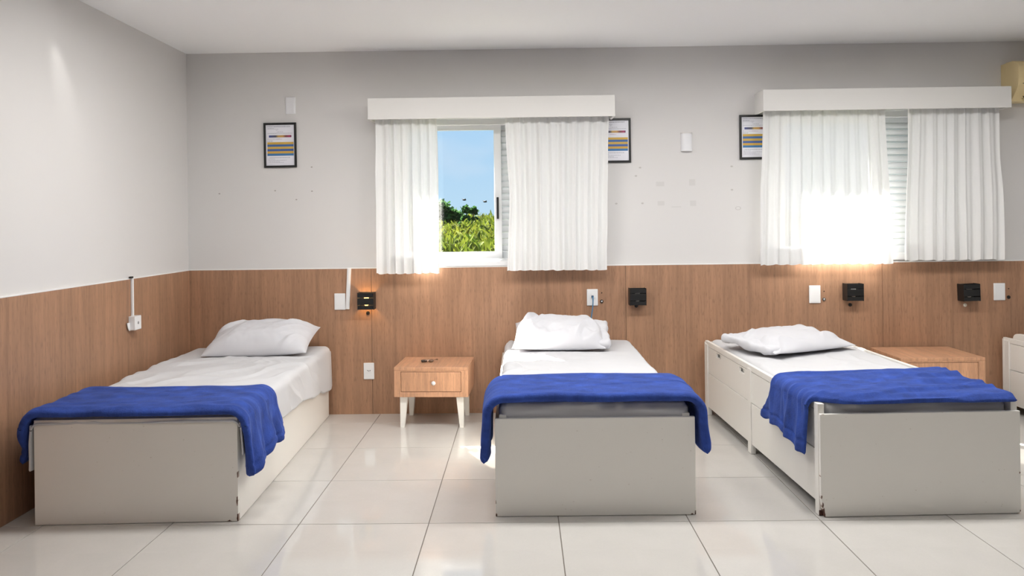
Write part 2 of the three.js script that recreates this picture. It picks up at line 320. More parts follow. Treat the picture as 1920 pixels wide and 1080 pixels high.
// painted board with knocked-off paint at its corners: brown chips where the board shows through
function chipped(seed, w, h, marks) {
  return tex(512, Math.round((512 * h) / w), (c, W, HH) => {
    const r = rng(seed); c.fillStyle = '#ffffff'; c.fillRect(0, 0, W, HH);
    const img = (x, y) => [x * W, (1 - y) * HH];
    for (let i = 0; i < 26; i++) { c.fillStyle = `rgba(120,100,80,${0.1 + 0.25 * r()})`; const [x, y] = img(r(), r()); c.fillRect(x, y, 1 + r() * 3, 1); }
    for (const [x, y, a, b] of marks) {
      c.fillStyle = '#4a2413'; const [px, py] = img(x, y); c.beginPath();
      for (let k = 0; k < 14; k++) { const t = (k / 14) * Math.PI * 2, q = 0.6 + 0.5 * r(); c.lineTo(px + Math.cos(t) * a * W * q, py + Math.sin(t) * b * HH * q); } c.fill();
    }
  });
}
const unitUV = (g, x0, x1, y0, y1) => { const p = g.attributes.position, n = g.attributes.normal, q = g.attributes.uv; for (let i = 0; i < p.count; i++) if (Math.abs(n.getZ(i)) > 0.5 || Math.abs(n.getX(i)) > 0.5) q.setXY(i, (p.getX(i) - x0) / (x1 - x0), (p.getY(i) - y0) / (y1 - y0)); else q.setXY(i, 0.5, 0.5); return g; };
const paintMap = (t) => { const m = M.paint.clone(); m.map = t; return m; };
const L = 1.965, HW = 0.47;
function plainBed(k, label, marks) {
  const b = BEDS[k], t = thing('bed', label, 'bed', [b.x, 0, b.z], b.r), h = b.h;
  part(t, 'footboard', unitUV(rbox(-HW, HW, 0.002, h, -0.02, 0, 0.002), -HW, HW, 0, h), paintMap(chipped(30 + k, 0.94, h, marks)));
  for (const s of [-1, 1]) part(t, 'side_panel', rbox(s < 0 ? -HW : HW - 0.018, s < 0 ? -HW + 0.018 : HW, 0.002, h - 0.025, -L + 0.02, -0.022, 0.002), M.paint);
  part(t, 'headboard', rbox(-HW, HW, 0.002, h - 0.02, -L, -L + 0.018, 0.002), M.paint);
  part(t, 'mattress_base', rbox(-HW + 0.02, HW - 0.02, 0.28, 0.298, -L + 0.02, -0.022, 0.002), M.paint);
  for (const s of [-1, 1]) part(t, 'corner_post', rbox(s < 0 ? -HW + 0.02 : HW - 0.055, s < 0 ? -HW + 0.055 : HW - 0.02, 0.01, h + 0.012, -0.05, -0.022, 0.002), M.paint);
  return t;
}
plainBed(0, 'white box bed in the left corner beside the wood-panelled side wall', [[0.995, 0.2, 0.004, 0.05], [0.998, 0.03, 0.006, 0.06], [0.955, 0.0, 0.012, 0.02], [0.998, 0.45, 0.003, 0.03]]);
plainBed(1, 'middle white box bed with plain footboard, right of the small nightstand with keys', [[0, 0.01, 0.008, 0.03], [1, 0.02, 0.008, 0.04], [0.0, 0.15, 0.003, 0.02], [0.98, 0.01, 0.006, 0.01]]);
// bed with side rails, drawers and feet
function drawerBed(k, label) {
  const b = BEDS[k], t = thing('bed', label, 'bed', [b.x, 0, b.z], b.r), h = b.h, rh = 0.522;
  const sh = new THREE.Shape(); sh.moveTo(-HW + 0.02, 0.004); sh.lineTo(HW - 0.008, 0.004); sh.lineTo(HW, 0.012); sh.lineTo(HW, h); sh.lineTo(-HW + 0.004, h); sh.lineTo(-HW + 0.004, 0.09); sh.lineTo(-HW + 0.012, 0.03); sh.closePath();
  part(t, 'footboard', unitUV(boxUV(new THREE.ExtrudeGeometry(sh, { depth: 0.016, bevelSize: 0.0015, bevelThickness: 0.0015, bevelSegments: 1 }).translate(0, 0, -0.0185)), -HW, HW, 0, h), paintMap(chipped(40 + k, 0.94, h, [[0.016, 0.03, 0.008, 0.07], [0.006, 0.2, 0.003, 0.02], [0.0, 0.4, 0.004, 0.01], [0.997, 0.4, 0.003, 0.012], [0.998, 0.02, 0.004, 0.02], [0.012, 0.12, 0.004, 0.03]])));
  part(t, 'headboard', rbox(-HW, HW, 0.03, rh - 0.01, -L, -L + 0.018, 0.002), M.paint);
  part(t, 'mattress_base', rbox(-HW + 0.02, HW - 0.02, 0.28, 0.298, -L + 0.02, -0.022, 0.002), M.paint);
  for (const s of [-1, 1]) {
    const X = (a, c) => (s < 0 ? [-HW + a, -HW + c] : [HW - c, HW - a]);
    for (const [z0, z1] of [[-L + 0.02, -L + 0.07], [-1.03, -0.975], [-0.062, -0.02]]) part(t, 'post', rbox(...X(0.0, 0.03), 0.002, z1 > -0.1 ? rh : rh - 0.02, z0, z1, 0.002), z1 > -0.1 ? M.paintFoot ??= paintMap(chipped(61, 0.3, 0.5, [[0.5, 0.0, 0.5, 0.03], [0.1, 0.2, 0.06, 0.03]])) : M.paint);
    part(t, 'top_rail', rbox(...X(0.006, 0.028), rh - 0.035, rh, -L + 0.0, -0.064, 0.003), M.paint);
    // upper side board with two hand slots, lower drawers in two bays
    const z2x = (z) => z, up = rect(new THREE.Shape(), -L + 0.072, -0.066, 0.305, rh - 0.037);
    for (const z of [-1.69, -1.2]) up.holes.push(rect(new THREE.Path(), z, z + 0.1, rh - 0.075, rh - 0.045));
    const ug = boxUV(new THREE.ExtrudeGeometry(up, { depth: 0.014, bevelEnabled: false })); ug.rotateY(-Math.PI / 2); ug.translate(s < 0 ? -HW + 0.021 : HW - 0.005, 0, 0);
    const side = part(t, 'side_board', ug, M.paint);
    for (const z of [-1.69, -1.2]) part(side, 'hand_slot_back', rbox(...X(0.029, 0.032), rh - 0.08, rh - 0.04, z - 0.01, z + 0.11, 0.001), M.paint);
    for (const [z0, z1] of [[-L + 0.073, -1.034], [-0.971, -0.067]]) {
      const d = part(t, 'drawer', rbox(...X(0.004, 0.02), 0.06, 0.301, z0 + 0.003, z1 - 0.003, 0.002), M.paint);
    }
  }
  return t;
}
drawerBed(2, 'white trundle bed with side rails, hand slots and drawers, third along the wall');
drawerBed(3, 'white bed mostly out of view past the larger nightstand');
{ // raised guard hump on the near rail of the fourth bed
  const b = scene.children.filter((o) => /^bed/.test(o.name)).pop();
  const s = new THREE.Shape(); s.moveTo(-1.86, 0.5); s.lineTo(-1.86, 0.535); s.quadraticCurveTo(-1.85, 0.565, -1.79, 0.565); s.lineTo(-1.2, 0.565); s.quadraticCurveTo(-1.14, 0.565, -1.13, 0.535); s.lineTo(-1.13, 0.5); s.closePath();
  const g = boxUV(new THREE.ExtrudeGeometry(s, { depth: 0.018, bevelSize: 0.002, bevelThickness: 0.002, bevelSegments: 1 })); g.rotateY(-Math.PI / 2); g.translate(-HW + 0.028, 0, 0);
  part(b, 'guard_rail', g, M.paint);
}
// mattresses in white sheets
const onBed = (k) => { const b = BEDS[k]; return [[b.x, 0, b.z], b.r]; };
const creases = (x, z, s, k = 1) => { // pulled folds running across
  const a = fbm(x * 3.1 + s, z * 3.7, s, 3), b = 1 - Math.abs(n3(x * 5 + 2.4 * n3(x * 2, z * 2, s), z * 2.2 + x * 2.5, s + 3)) * 3.2;
  return k * (0.009 * a + 0.008 * Math.max(0, b) * ss(-0.1, 0.35, n3(x * 1.7, z * 1.7, s + 8)));
};
function mattress(k, label, w, top, zf, zb, seed) {
  const [p, r] = onBed(k), t = thing('mattress', label, 'mattress', p, r), h = 0.2, d = zf - zb;
  const g = softBox(w, h, d, 0.04, 110, 16, 200, (q, n) => (n.y > 0.3 ? 1.5 * creases(q.x, q.z, seed) - 0.004 : 0.004 * fbm(q.x * 6, q.z * 6 + q.y * 9, seed, 3) + (n.z > 0.5 ? 0.006 * Math.max(0, n3(q.x * 4 + q.y * 14, q.y * 6, seed)) : 0)));
  part(t, 'fitted_sheet', g.translate(0, top - h / 2, (zf + zb) / 2), M.sheet);
}
mattress(1, 'mattress in a smooth white fitted sheet on the middle bed', 0.905, 0.532, -0.03, -1.955, 4.3);
mattress(2, 'mattress in a white fitted sheet between the rails of the trundle bed', 0.872, 0.53, -0.035, -1.94, 6.6);
mattress(3, 'mattress in a white sheet on the bed at the far end', 0.872, 0.54, -0.035, -1.94, 8.8);
// loose sheet on the corner bed, hanging over its open side
{
  const [p, r] = onBed(0), t = thing('bed_sheet', 'rumpled loose white sheet hanging over the side of the corner bed', 'sheet', p, r);
  part(t, 'fabric', drape({ hw: 0.476, top: 0.498, r: 0.03, hangL: 0.22, hangR: 0.165, flareR: 0.03, th: 0.006, nS: 220, nZ: 240,
    zb: (s, d) => -1.95 - 0.02 * n3(s * 5, 1) - (s > 0 && d > 0 ? 0.03 : 0), zf: (s, d) => 0.006 + 0.008 * n3(s * 9, 4), frontDrop: 0.032, frontRun: 0.05,
    ragged: (z, s) => 0.03 * n3(z * 3.3, 2.2) + 0.012 * n3(z * 9, 5) - (s > 0 ? 0.085 * ss(-0.9, -1.95, z) : 0),
    wrinkle: (s, z, d, dd) => [0.004 + 1.5 * creases(s, z * 1.3, 3.3) * ss(0.47, 0.3, Math.abs(s)) + 0.013 * Math.max(0, 1 - Math.abs(n3(s * 4 + z * 3, z * 2 - s * 2, 6.2)) * 4) * ss(-0.45, -0.8, z) * ss(-1.9, -1.2, z), dd > 0 ? ss(0, 0.19, dd) * 0.008 * (1 + Math.sin(z * 17 + 3 * n3(z * 3, 1))) : 0] }), M.sheet);
}
// blue fleece blankets, folded double across the foot of three beds
function blanket(k, label, o) {
  const [p, r] = onBed(k), t = thing('blanket', label, 'blanket', p, r, undefined);
  part(t, 'fleece', drape({ nS: 200, nZ: 90, r: 0.05, ...o }), M.blanket);
}
const fleece = (seed, A = 1) => (s, z) => A * (0.007 * fbm(s * 4, z * 7, seed, 3) + 0.006 * Math.max(0, 1 - Math.abs(n3(s * 1.6 + seed, z * 9 + s * 1.2, seed)) * 4));
const hemLine = (d, hang) => (d > 0 ? -0.005 * Math.exp(-(((d - (hang - 0.045)) / 0.006) ** 2)) : 0);
blanket(0, 'blue fleece blanket on the corner bed, hanging down its open side to one corner', { hw: 0.492, top: 0.515, r: 0.055, hangL: 0.2, hangR: 0.2, flareL: 0.22, flareR: 0.08, th: 0.03,
  zb: (s, d) => -0.47 + 0.02 * n3(s * 3.3, 3) + (s > 0 ? -0.09 * ss(0, 0.24, d) : 0) - (s > 0.3 ? 0.02 * ss(0.3, 0.5, s) : 0), zf: (s, d) => 0.032 + 0.01 * n3(s * 4, 8) - (s > 0 ? 0.01 * ss(0, 0.05, d) : 0.1 * ss(0, 0.2, d)), frontDrop: 0.012, frontRun: 0.04,
  ragged: (z, s) => (s > 0 ? -0.05 * ss(-0.35, 0, z) + 0.012 * Math.sin(z * 34) : 0),
  wrinkle: (s, z, d) => [fleece(2.2)(s, z) + hemLine(d, 0.2), d > 0 ? ss(0, 0.2, d) * 0.016 * (1 + Math.sin(z * 38 + 2.5 * n3(z * 4, s)) + 0.4 * Math.sin(z * 71)) : 0] });
blanket(1, 'blue fleece blanket folded straight across the middle bed, hanging evenly both sides', { hw: 0.487, top: 0.538, r: 0.06, hangL: 0.22, hangR: 0.185, flareL: 0.02, flareR: 0.02, th: 0.042,
  zb: (s, d) => -0.47 + 0.012 * n3(s * 3.3, 5), zf: (s, d) => 0.03 + 0.012 * n3(s * 4, 1.5), frontDrop: 0.0,
  wrinkle: (s, z, d) => [fleece(5.5, 0.8)(s, z), d > 0 ? ss(0, 0.2, d) * 0.006 * (1 + Math.sin(z * 21)) : 0] });
blanket(2, 'blue fleece blanket spread skewed over the trundle bed with a rippled hanging edge', { hw: 0.486, top: 0.54, r: 0.035, endR: 0.452, hangL: 0.19, hangR: 0.03, flareL: 0.06, flareR: 0.0, th: 0.02,
  zb: (s, d) => mix(-0.52, -0.62, ss(-0.5, 0.5, s)) + 0.02 * n3(s * 3.1, 7) + (s < 0 ? -0.12 * ss(0, 0.18, d) : 0), zf: (s, d) => 0.01 + 0.012 * n3(s * 4, 2.5) - (s < 0 ? 0.085 * ss(0.36, 0.5, -s) : 0), frontDrop: 0.02, frontRun: 0.05,
  ragged: (z, s) => (s < 0 ? -0.055 * ss(-0.5, 0, z) + 0.007 * Math.sin(z * 44 + 2 * n3(z * 5, 1)) : 0),
  wrinkle: (s, z, d) => [fleece(8.8, 1.3)(s, z) + 0.014 * Math.max(0, 1 - Math.abs(n3(s * 1.3, z * 7 + s, 4.4)) * 3.6) * ss(-0.55, -0.2, s) + hemLine(d, 0.185), d > 0 && s < 0 ? ss(0, 0.16, d) * 0.009 * (1 + Math.sin(z * 40 + 2.5 * n3(z * 4, 2))) : 0] });
// ---------------------------------------------------------------- pillows
function pillowGeo(w, d, h, seed, wr) {
  const n = 90, pos = [], idx = [];
  const f = (a) => Math.pow(Math.max(0, 1 - Math.pow(Math.abs(a), 2.6)), 0.62);
  for (const side of [1, -1]) for (let j = 0; j <= n; j++) for (let i = 0; i <= n; i++) {
    const a = (i / n) * 2 - 1, b = (j / n) * 2 - 1, pin = 1 - 0.055 * (1 - a * a) * Math.abs(b) ** 3, pib = 1 - 0.05 * (1 - b * b) * Math.abs(a) ** 3;
    const x = (a * w * pib) / 2, z = (b * d * pin) / 2, bulge = f(a) * f(b);
    const crease = (0.5 * fbm(x * 7 + seed, z * 7, seed, 3) + 0.55 * Math.max(0, 1 - Math.abs(n3(x * 6 + z * 5, z * 3 - x * 2, seed + 2)) * 4) * ss(0.2, 0.7, Math.abs(a))) * 0.05 * wr * Math.min(1, bulge * 1.5);
    const y = side > 0 ? bulge * h * 0.68 + crease : -bulge * h * 0.32;
    pos.push(x, y, z);
  }
  const N = (n + 1) * (n + 1);
  for (let j = 0; j < n; j++) for (let i = 0; i < n; i++) { const p = j * (n + 1) + i, q = p + n + 1; idx.push(p, q, p + 1, q, q + 1, p + 1, N + p, N + p + 1, N + q, N + q, N + p + 1, N + q + 1); }
  let g = new THREE.BufferGeometry(); g.setAttribute('position', new THREE.Float32BufferAttribute(pos, 3)); g.setIndex(idx); g = mergeVertices(g, 1e-5); g.computeVertexNormals(); return g;
}
function pillow(label, [x, y, z], yaw, pitch, roll, w, d, h, seed, wr, flap) {
  const t = thing('pillow', label, 'pillow', [x, y, z], 0); t.rotation.set(pitch, yaw, roll, 'YXZ');
  part(t, 'pillowcase', pillowGeo(w, d, h, seed, wr), M.pillow);
  if (flap) { // open end of the case hanging past the filling
    const g = softBox(0.1, 0.05, d * 0.9, 0.022, 12, 8, 60, (q, n) => 0.03 * fbm(q.x * 14, q.z * 8, q.y * 8 + seed, 3)); g.translate(flap * (w / 2 - 0.03), 0.012, 0);
    part(t, 'open_hem', g, M.pillow);
  }
  return t;
}
pillow('plump white pillow leaning back at the head of the corner bed', [-1.79, 0.588, -5.28], 0.03, 0.26, 0.02, 0.7, 0.44, 0.19, 3.1, 0.9);
pillow('creased white pillow at the head of the middle bed', [0.245, 0.612, -5.24], -0.06, 0.3, -0.0, 0.62, 0.4, 0.17, 7.7, 1.6, 1);
pillow('flat white pillow lying askew on the trundle bed', [1.735, 0.578, -5.08], 0.44, 0.06, 0.0, 0.69, 0.5, 0.12, 12.4, 0.8, -1);

// ---------------------------------------------------------------- nightstands and keys
function nightstand(label, [x, z], turn, w, d, y0, y1, knob) {
  const t = thing('nightstand', label, 'nightstand', [x, 0, z], turn), W = w / 2, D = d / 2, e = 0.022;
  const wd = (g, k) => { const q = g.attributes.uv; for (let i = 0; i < q.count; i++) q.setXY(i, q.getX(i) * 1.1 + k, q.getY(i) * 0.7 + k); return g; };
  part(t, 'top_panel', wd(boxUV(new RoundedBoxGeometry(w, e, d, 2, 0.003).translate(0, y1 - e / 2, 0), 1), 0.1), M.woodTop);
  for (const s of [-1, 1]) part(t, 'side_panel', wd(rbox(s < 0 ? -W : W - e, s < 0 ? -W + e : W, y0, y1 - e, -D, D, 0.002), 0.3), M.standWood);
  part(t, 'bottom_panel', wd(rbox(-W + e, W - e, y0, y0 + e, -D, D, 0.002), 0.5), M.standWood);
  part(t, 'back_panel', wd(rbox(-W + e, W - e, y0 + e, y1 - e, -D, -D + 0.01, 0.001), 0.5), M.standWood);
  part(t, 'inner_panel', rbox(-W + e, W - e, y0 + e, y1 - e, D - 0.05, D - 0.03, 0.001), M.dark);
  const rim = 0.024;
  part(t, 'front_rim', wd(frame(-W + e, W - e, y0 + e, y1 - e, -W + e + rim, W - e - rim, y0 + e + 0.012, y1 - e - 0.008, D - 0.02, D - 0.0005), 0.5), M.standWood);
  const dr = part(t, 'drawer', wd(rbox(-W + e + rim + 0.003, W - e - rim - 0.003, y0 + e + 0.015, y1 - e - 0.011, D - 0.024, D - 0.001, 0.001), 0.8), M.standWood);
  const ky = (y0 + y1) / 2 - 0.003;
  const kn = new THREE.LatheGeometry([[0, 0], [0.006, 0], [0.006, 0.012], [0.012, 0.016], [0.0145, 0.022], [0.012, 0.028], [0.006, 0.031], [0, 0.0315]].map((p) => new THREE.Vector2(...p)), 24).rotateX(Math.PI / 2).translate(knob, ky, D - 0.002);
  part(dr, 'knob', kn, M.plastic, 'round white knob');
  for (const sx of [-1, 1]) for (const sz of [-1, 1]) {
    const g = new THREE.BoxGeometry(0.05, y0, 0.05), p = g.attributes.position;
    for (let i = 0; i < p.count; i++) if (p.getY(i) < 0) { p.setX(i, sx * 0.025 + (p.getX(i) - sx * 0.025) * 0.55); p.setZ(i, sz * 0.025 + (p.getZ(i) - sz * 0.025) * 0.55); }
    g.computeVertexNormals(); g.translate(sx * (W - 0.06), y0 / 2, sz * (D - 0.05));
    part(t, 'leg', g, M.paint, 'tapered white leg');
  }
  return t;
}

nightstand('small wood nightstand with keys on top and tapered white legs', [-0.617, -5.395], -0.04, 0.503, 0.405, 0.212, 0.413, 0.02);
nightstand('larger wood nightstand behind the trundle bed', [2.772, -5.356], 0, 0.556, 0.45, 0.2, 0.453, 0);
{
  const t = thing('key_ring', 'small bunch of dark keys on a metal ring on the nightstand', 'keys', [-0.645, 0.4135, -5.39], 0.3); t.scale.setScalar(1.45);
  part(t, 'ring', new THREE.TorusGeometry(0.014, 0.0014, 8, 28).rotateX(Math.PI / 2 - 0.35).translate(-0.018, 0.008, 0), M.chrome);
  const key = () => {
    const s = new THREE.Shape(); s.absarc(0, 0, 0.011, 0.3, Math.PI * 2 - 0.3); s.lineTo(0.034, -0.004); s.lineTo(0.037, 0); s.lineTo(0.034, 0.003); s.lineTo(0.03, 0.0015); s.lineTo(0.027, 0.0035); s.lineTo(0.023, 0.0015); s.lineTo(0.019, 0.0035); s.closePath();
    s.holes.push(new THREE.Path().absarc(-0.004, 0, 0.003, 0, Math.PI * 2, true));
    return new THREE.ExtrudeGeometry(s, { depth: 0.0022, bevelEnabled: false }).rotateX(-Math.PI / 2);
  };
  const brown = std(new THREE.Color().setRGB(0.16, 0.1, 0.06), 0.35, { metalness: 0.8 });
  const k1 = part(t, 'key', key(), brown); k1.position.set(-0.002, 0.004, 0.004); k1.rotation.set(0.25, 0.3, 0.12);
  const k2 = part(t, 'key', key(), M.chrome); k2.position.set(0.0, 0.0085, -0.003); k2.rotation.set(0.1, -0.5, 0.05);
  const fob = part(t, 'fob', rbox(-0.014, 0.014, 0, 0.01, -0.009, 0.009, 0.004), std(new THREE.Color().setRGB(0.03, 0.02, 0.015), 0.4)); fob.position.set(-0.034, 0.002, -0.004);
}
// ---------------------------------------------------------------- framed notices
const print = tex(420, 594, (c, w, h) => {
  c.fillStyle = '#e9e9f0'; c.fillRect(0, 0, w, h);
  const line = (y, x0, x1, a, hh = 5) => { c.fillStyle = `rgba(70,70,85,${a})`; for (let x = x0; x < x1;) { const l = 8 + ((x * 7 + y * 3) % 23); c.fillRect(x, y, Math.min(l, x1 - x), hh); x += l + 5; } };
  line(24, 20, 360, 0.65, 7); line(48, 25, 120, 0.5); line(60, 25, 190, 0.4); line(76, 150, 180, 0.35); line(102, 160, 255, 0.4);
  c.strokeStyle = 'rgba(110,110,130,.5)'; c.strokeRect(22, 120, 370, 12); line(123, 30, 380, 0.35);
  const g = c.createLinearGradient(45, 0, 375, 0); for (const [k, q] of [[0, '#3d4a8c'], [0.3, '#4c4a58'], [0.42, '#c9a25c'], [0.62, '#c99a5a'], [0.75, '#7c4a48'], [0.93, '#b0406a'], [1, '#5a2f52']]) g.addColorStop(k, q);
  c.fillStyle = g; c.fillRect(45, 152, 330, 32);
  line(205, 20, 210, 0.4); c.fillStyle = 'rgba(170,60,110,.45)'; c.fillRect(150, 207, 90, 4); line(232, 20, 100, 0.5, 7);
  ['#d0a945', '#3f69a4', '#d0ad50', '#4262a0', '#d2a848', '#3c78ac'].forEach((q, i) => { const y = 252 + i * 33; c.fillStyle = q; c.fillRect(20, y, 385, 33); line(y + 14, 30, 350, 0.12, 4); });
  line(474, 40, 350, 0.5, 6); for (let i = 0; i < 4; i++) line(496 + i * 16, 30, [130, 300, 200, 260][i], 0.38, 5);
});
const printMat = std(0xffffff, 0.35, { map: print });
function notice(label, x0, x1, y0, y1, lean) {
  const w = (x1 - x0) / 2, h = (y1 - y0) / 2, t = thing('framed_notice', label, 'picture', [(x0 + x1) / 2, (y0 + y1) / 2, ZB], 0); t.rotation.z = lean;
  part(t, 'picture_frame', frame(-w, w, -h, h, -w + 0.015, w - 0.015, -h + 0.015, h - 0.015, 0.0005, 0.016, 0.0015), M.frameBlack);
  const g = new THREE.BoxGeometry((w - 0.014) * 2, (h - 0.014) * 2, 0.002); part(t, 'printed_sheet', g.translate(0, 0, 0.006), printMat);
}
notice('black framed printed notice above the corner bed', -1.875, -1.637, 1.805, 2.132, 0.006);
notice('black framed printed notice half hidden by the sheer curtain over the middle bed', 0.561, 0.8, 1.808, 2.13, 0);
notice('black framed printed notice half hidden at the left edge of the wide curtain', 1.587, 1.826, 1.819, 2.141, 0);

// ---------------------------------------------------------------- wall plates, sockets, buttons
function plate(label, x, y, z, w, h, extra) {
  const t = thing('wall_plate', label, 'wall plate', [x, y, z]);
  const g = part(t, 'cover', rbox(-w / 2, w / 2, -h / 2, h / 2, 0, 0.009, 0.004, 3), M.plastic);
  extra?.(t, w, h); return t;
}
const inner = (t, w, h) => part(t, 'insert', rbox(-w / 2 + 0.008, w / 2 - 0.008, -h / 2 + 0.008, h / 2 - 0.008, 0.006, 0.0105, 0.003), M.plastic);
const blankPlate = M.plateWall = std(new THREE.Color().setRGB(0.8, 0.8, 0.82), 0.4);
{
  const a = plate('blank white plate high on the wall over the corner bed notice', -1.677, 2.257, ZB, 0.073, 0.125, inner); a.traverse((o) => { if (o.isMesh) o.material = blankPlate; });
  const t = thing('wall_sensor', 'white half-round sensor on the wall between two framed notices', 'sensor', [1.204, 1.948, ZB]);
  part(t, 'housing', new THREE.CylinderGeometry(0.041, 0.041, 0.128, 32, 1, false, -Math.PI / 2, Math.PI).scale(1, 1, 0.75), blankPlate);
  part(t, 'cap', new THREE.CylinderGeometry(0.0425, 0.0425, 0.008, 32, 1, false, -Math.PI / 2, Math.PI).scale(1, 1, 0.78).translate(0, 0.067, 0), M.wall);
}
plate('white switch plate beside the loose cable duct near the corner bed', -1.331, 0.822, PZ, 0.08, 0.12, inner);
plate('white socket plate low on the wood panel left of the nightstand', -1.125, 0.314, PZ, 0.077, 0.12, (t) => { part(t, 'socket', rbox(-0.022, 0.022, -0.012, 0.02, 0.008, 0.011, 0.003), M.plastic); for (const s of [-1, 0, 1]) part(t, 'socket_hole', new THREE.CylinderGeometry(0.0032, 0.0032, 0.003, 12).rotateX(Math.PI / 2).translate(s * 0.0095, s ? 0.004 : 0.0015, 0.0103), M.frameBlack); });
plate('white plate with a blue cable plugged in above the middle bed', 0.506, 0.832, PZ, 0.08, 0.12);
plate('white switch plate below the wide curtain above the trundle bed', 2.112, 0.836, PZ, 0.082, 0.128, inner);
plate('white switch plate at the far end beyond the tilted wall lamp', 3.436, 0.84, PZ, 0.082, 0.124, inner);
function button(label, x, y, r, m, rim) {
  const t = thing('wall_button', label, 'button', [x, y, PZ]);
  part(t, 'rim', new THREE.CylinderGeometry(r, r * 1.08, 0.006, 28).rotateX(Math.PI / 2).translate(0, 0, 0.003), rim ?? m);
  part(t, 'push_cap', new THREE.SphereGeometry(r * 0.62, 20, 10, 0, Math.PI * 2, 0, Math.PI / 2).scale(1, 0.6, 1).rotateX(Math.PI / 2).translate(0, 0, 0.006), m);
}
button('round black button under the lit wall lamp', -1.128, 0.736, 0.012, M.black);
button('round black button under the unlit wall lamp over the middle bed', 0.824, 0.766, 0.012, M.black);
button('round black button under the wall lamp over the trundle bed', 2.367, 0.757, 0.012, M.black);
button('round cream button under the tilted wall lamp', 3.191, 0.746, 0.012, std(new THREE.Color().setRGB(0.8, 0.76, 0.66), 0.4));
button('black and silver round outlet beside the plate with the blue cable', 0.574, 0.802, 0.0115, M.chrome, M.black);
button('silver round outlet beside the plate above the trundle bed', 2.18, 0.799, 0.0115, M.chrome, std(new THREE.Color().setRGB(0.12, 0.12, 0.12), 0.3, { metalness: 0.6 }));
button('dark round outlet beside the end plate', 3.504, 0.8, 0.0115, M.dark, M.black);
for (const [x, y, l] of [[0.575, 0.864, 'tiny dark screw above the outlet by the blue cable'], [2.181, 0.857, 'tiny dark screw above the silver outlet'], [3.505, 0.861, 'tiny dark screw above the end outlet']]) {
  const s = part(scene, numbered('screw'), new THREE.CylinderGeometry(0.0045, 0.005, 0.003, 14).rotateX(Math.PI / 2).translate(x, y, PZ + 0.0015), M.screw ??= std(new THREE.Color().setRGB(0.1, 0.06, 0.04), 0.4, { metalness: 0.5 }));
  tag(s, l, 'screw');
}
{ // blue network cable running down behind the pillow
  const c = new THREE.CatmullRomCurve3([[0.506, 0.84, PZ + 0.005], [0.507, 0.84, PZ + 0.03], [0.508, 0.815, PZ + 0.036], [0.505, 0.76, PZ + 0.03], [0.494, 0.68, PZ + 0.024], [0.49, 0.58, PZ + 0.03], [0.5, 0.5, PZ + 0.035]].map((p) => new THREE.Vector3(...p)));
  const t = thing('network_cable', 'blue network cable hanging from the wall plate to behind the pillow', 'cable');
  part(t, 'cable', new THREE.TubeGeometry(c, 60, 0.0042, 10), std(new THREE.Color().setRGB(0.08, 0.24, 0.42), 0.5));
  part(t, 'plug', rbox(0.499, 0.513, 0.832, 0.847, PZ + 0.009, PZ + 0.032, 0.002), std(new THREE.Color().setRGB(0.03, 0.06, 0.12), 0.5));
}
{ // loose cable duct hanging crooked from the top of the panel
  const t = thing('cable_duct', 'crooked white cable duct hanging beside the switch plate', 'cable duct', [-1.2675, 0.916, PZ]); t.rotation.z = -0.052;
  part(t, 'channel', rbox(-0.014, 0.014, -0.15, 0.15, 0, 0.012, 0.002), M.plastic);
  part(t, 'lid', rbox(-0.008, 0.008, -0.149, 0.149, 0.012, 0.016, 0.002), M.plastic);
}
{ // conduit and surface box on the side wall
  const x = XL + 0.013, t = thing('socket_box', 'white surface socket box with conduit on the left wood-panelled wall', 'socket', [x, 0.79, -4.76]);
  part(t, 'conduit', rbox(0, 0.014, 0.04, 0.283, -0.008, 0.008, 0.003), M.plastic);
  part(t, 'conduit_top', rbox(0, 0.016, 0.278, 0.288, 0.0, 0.03, 0.002), M.dark, 'dark gap at the conduit top');
  const b = part(t, 'box', rbox(0, 0.042, -0.043, 0.043, -0.04, 0.04, 0.004), M.plastic);
  part(b, 'socket', new THREE.CylinderGeometry(0.009, 0.009, 0.003, 16).rotateZ(Math.PI / 2).translate(0.042, 0, 0), std(new THREE.Color().setRGB(0.3, 0.3, 0.3), 0.5));
  const f = new THREE.Shape(); f.moveTo(0, 0); f.quadraticCurveTo(0.028, 0.008, 0.032, 0.052); f.lineTo(0, 0.052); f.closePath();
  part(t, 'loose_cover', new THREE.ExtrudeGeometry(f, { depth: 0.004, bevelEnabled: false }).rotateY(-Math.PI / 2).translate(0.012, -0.046, 0.041), M.plastic);
}
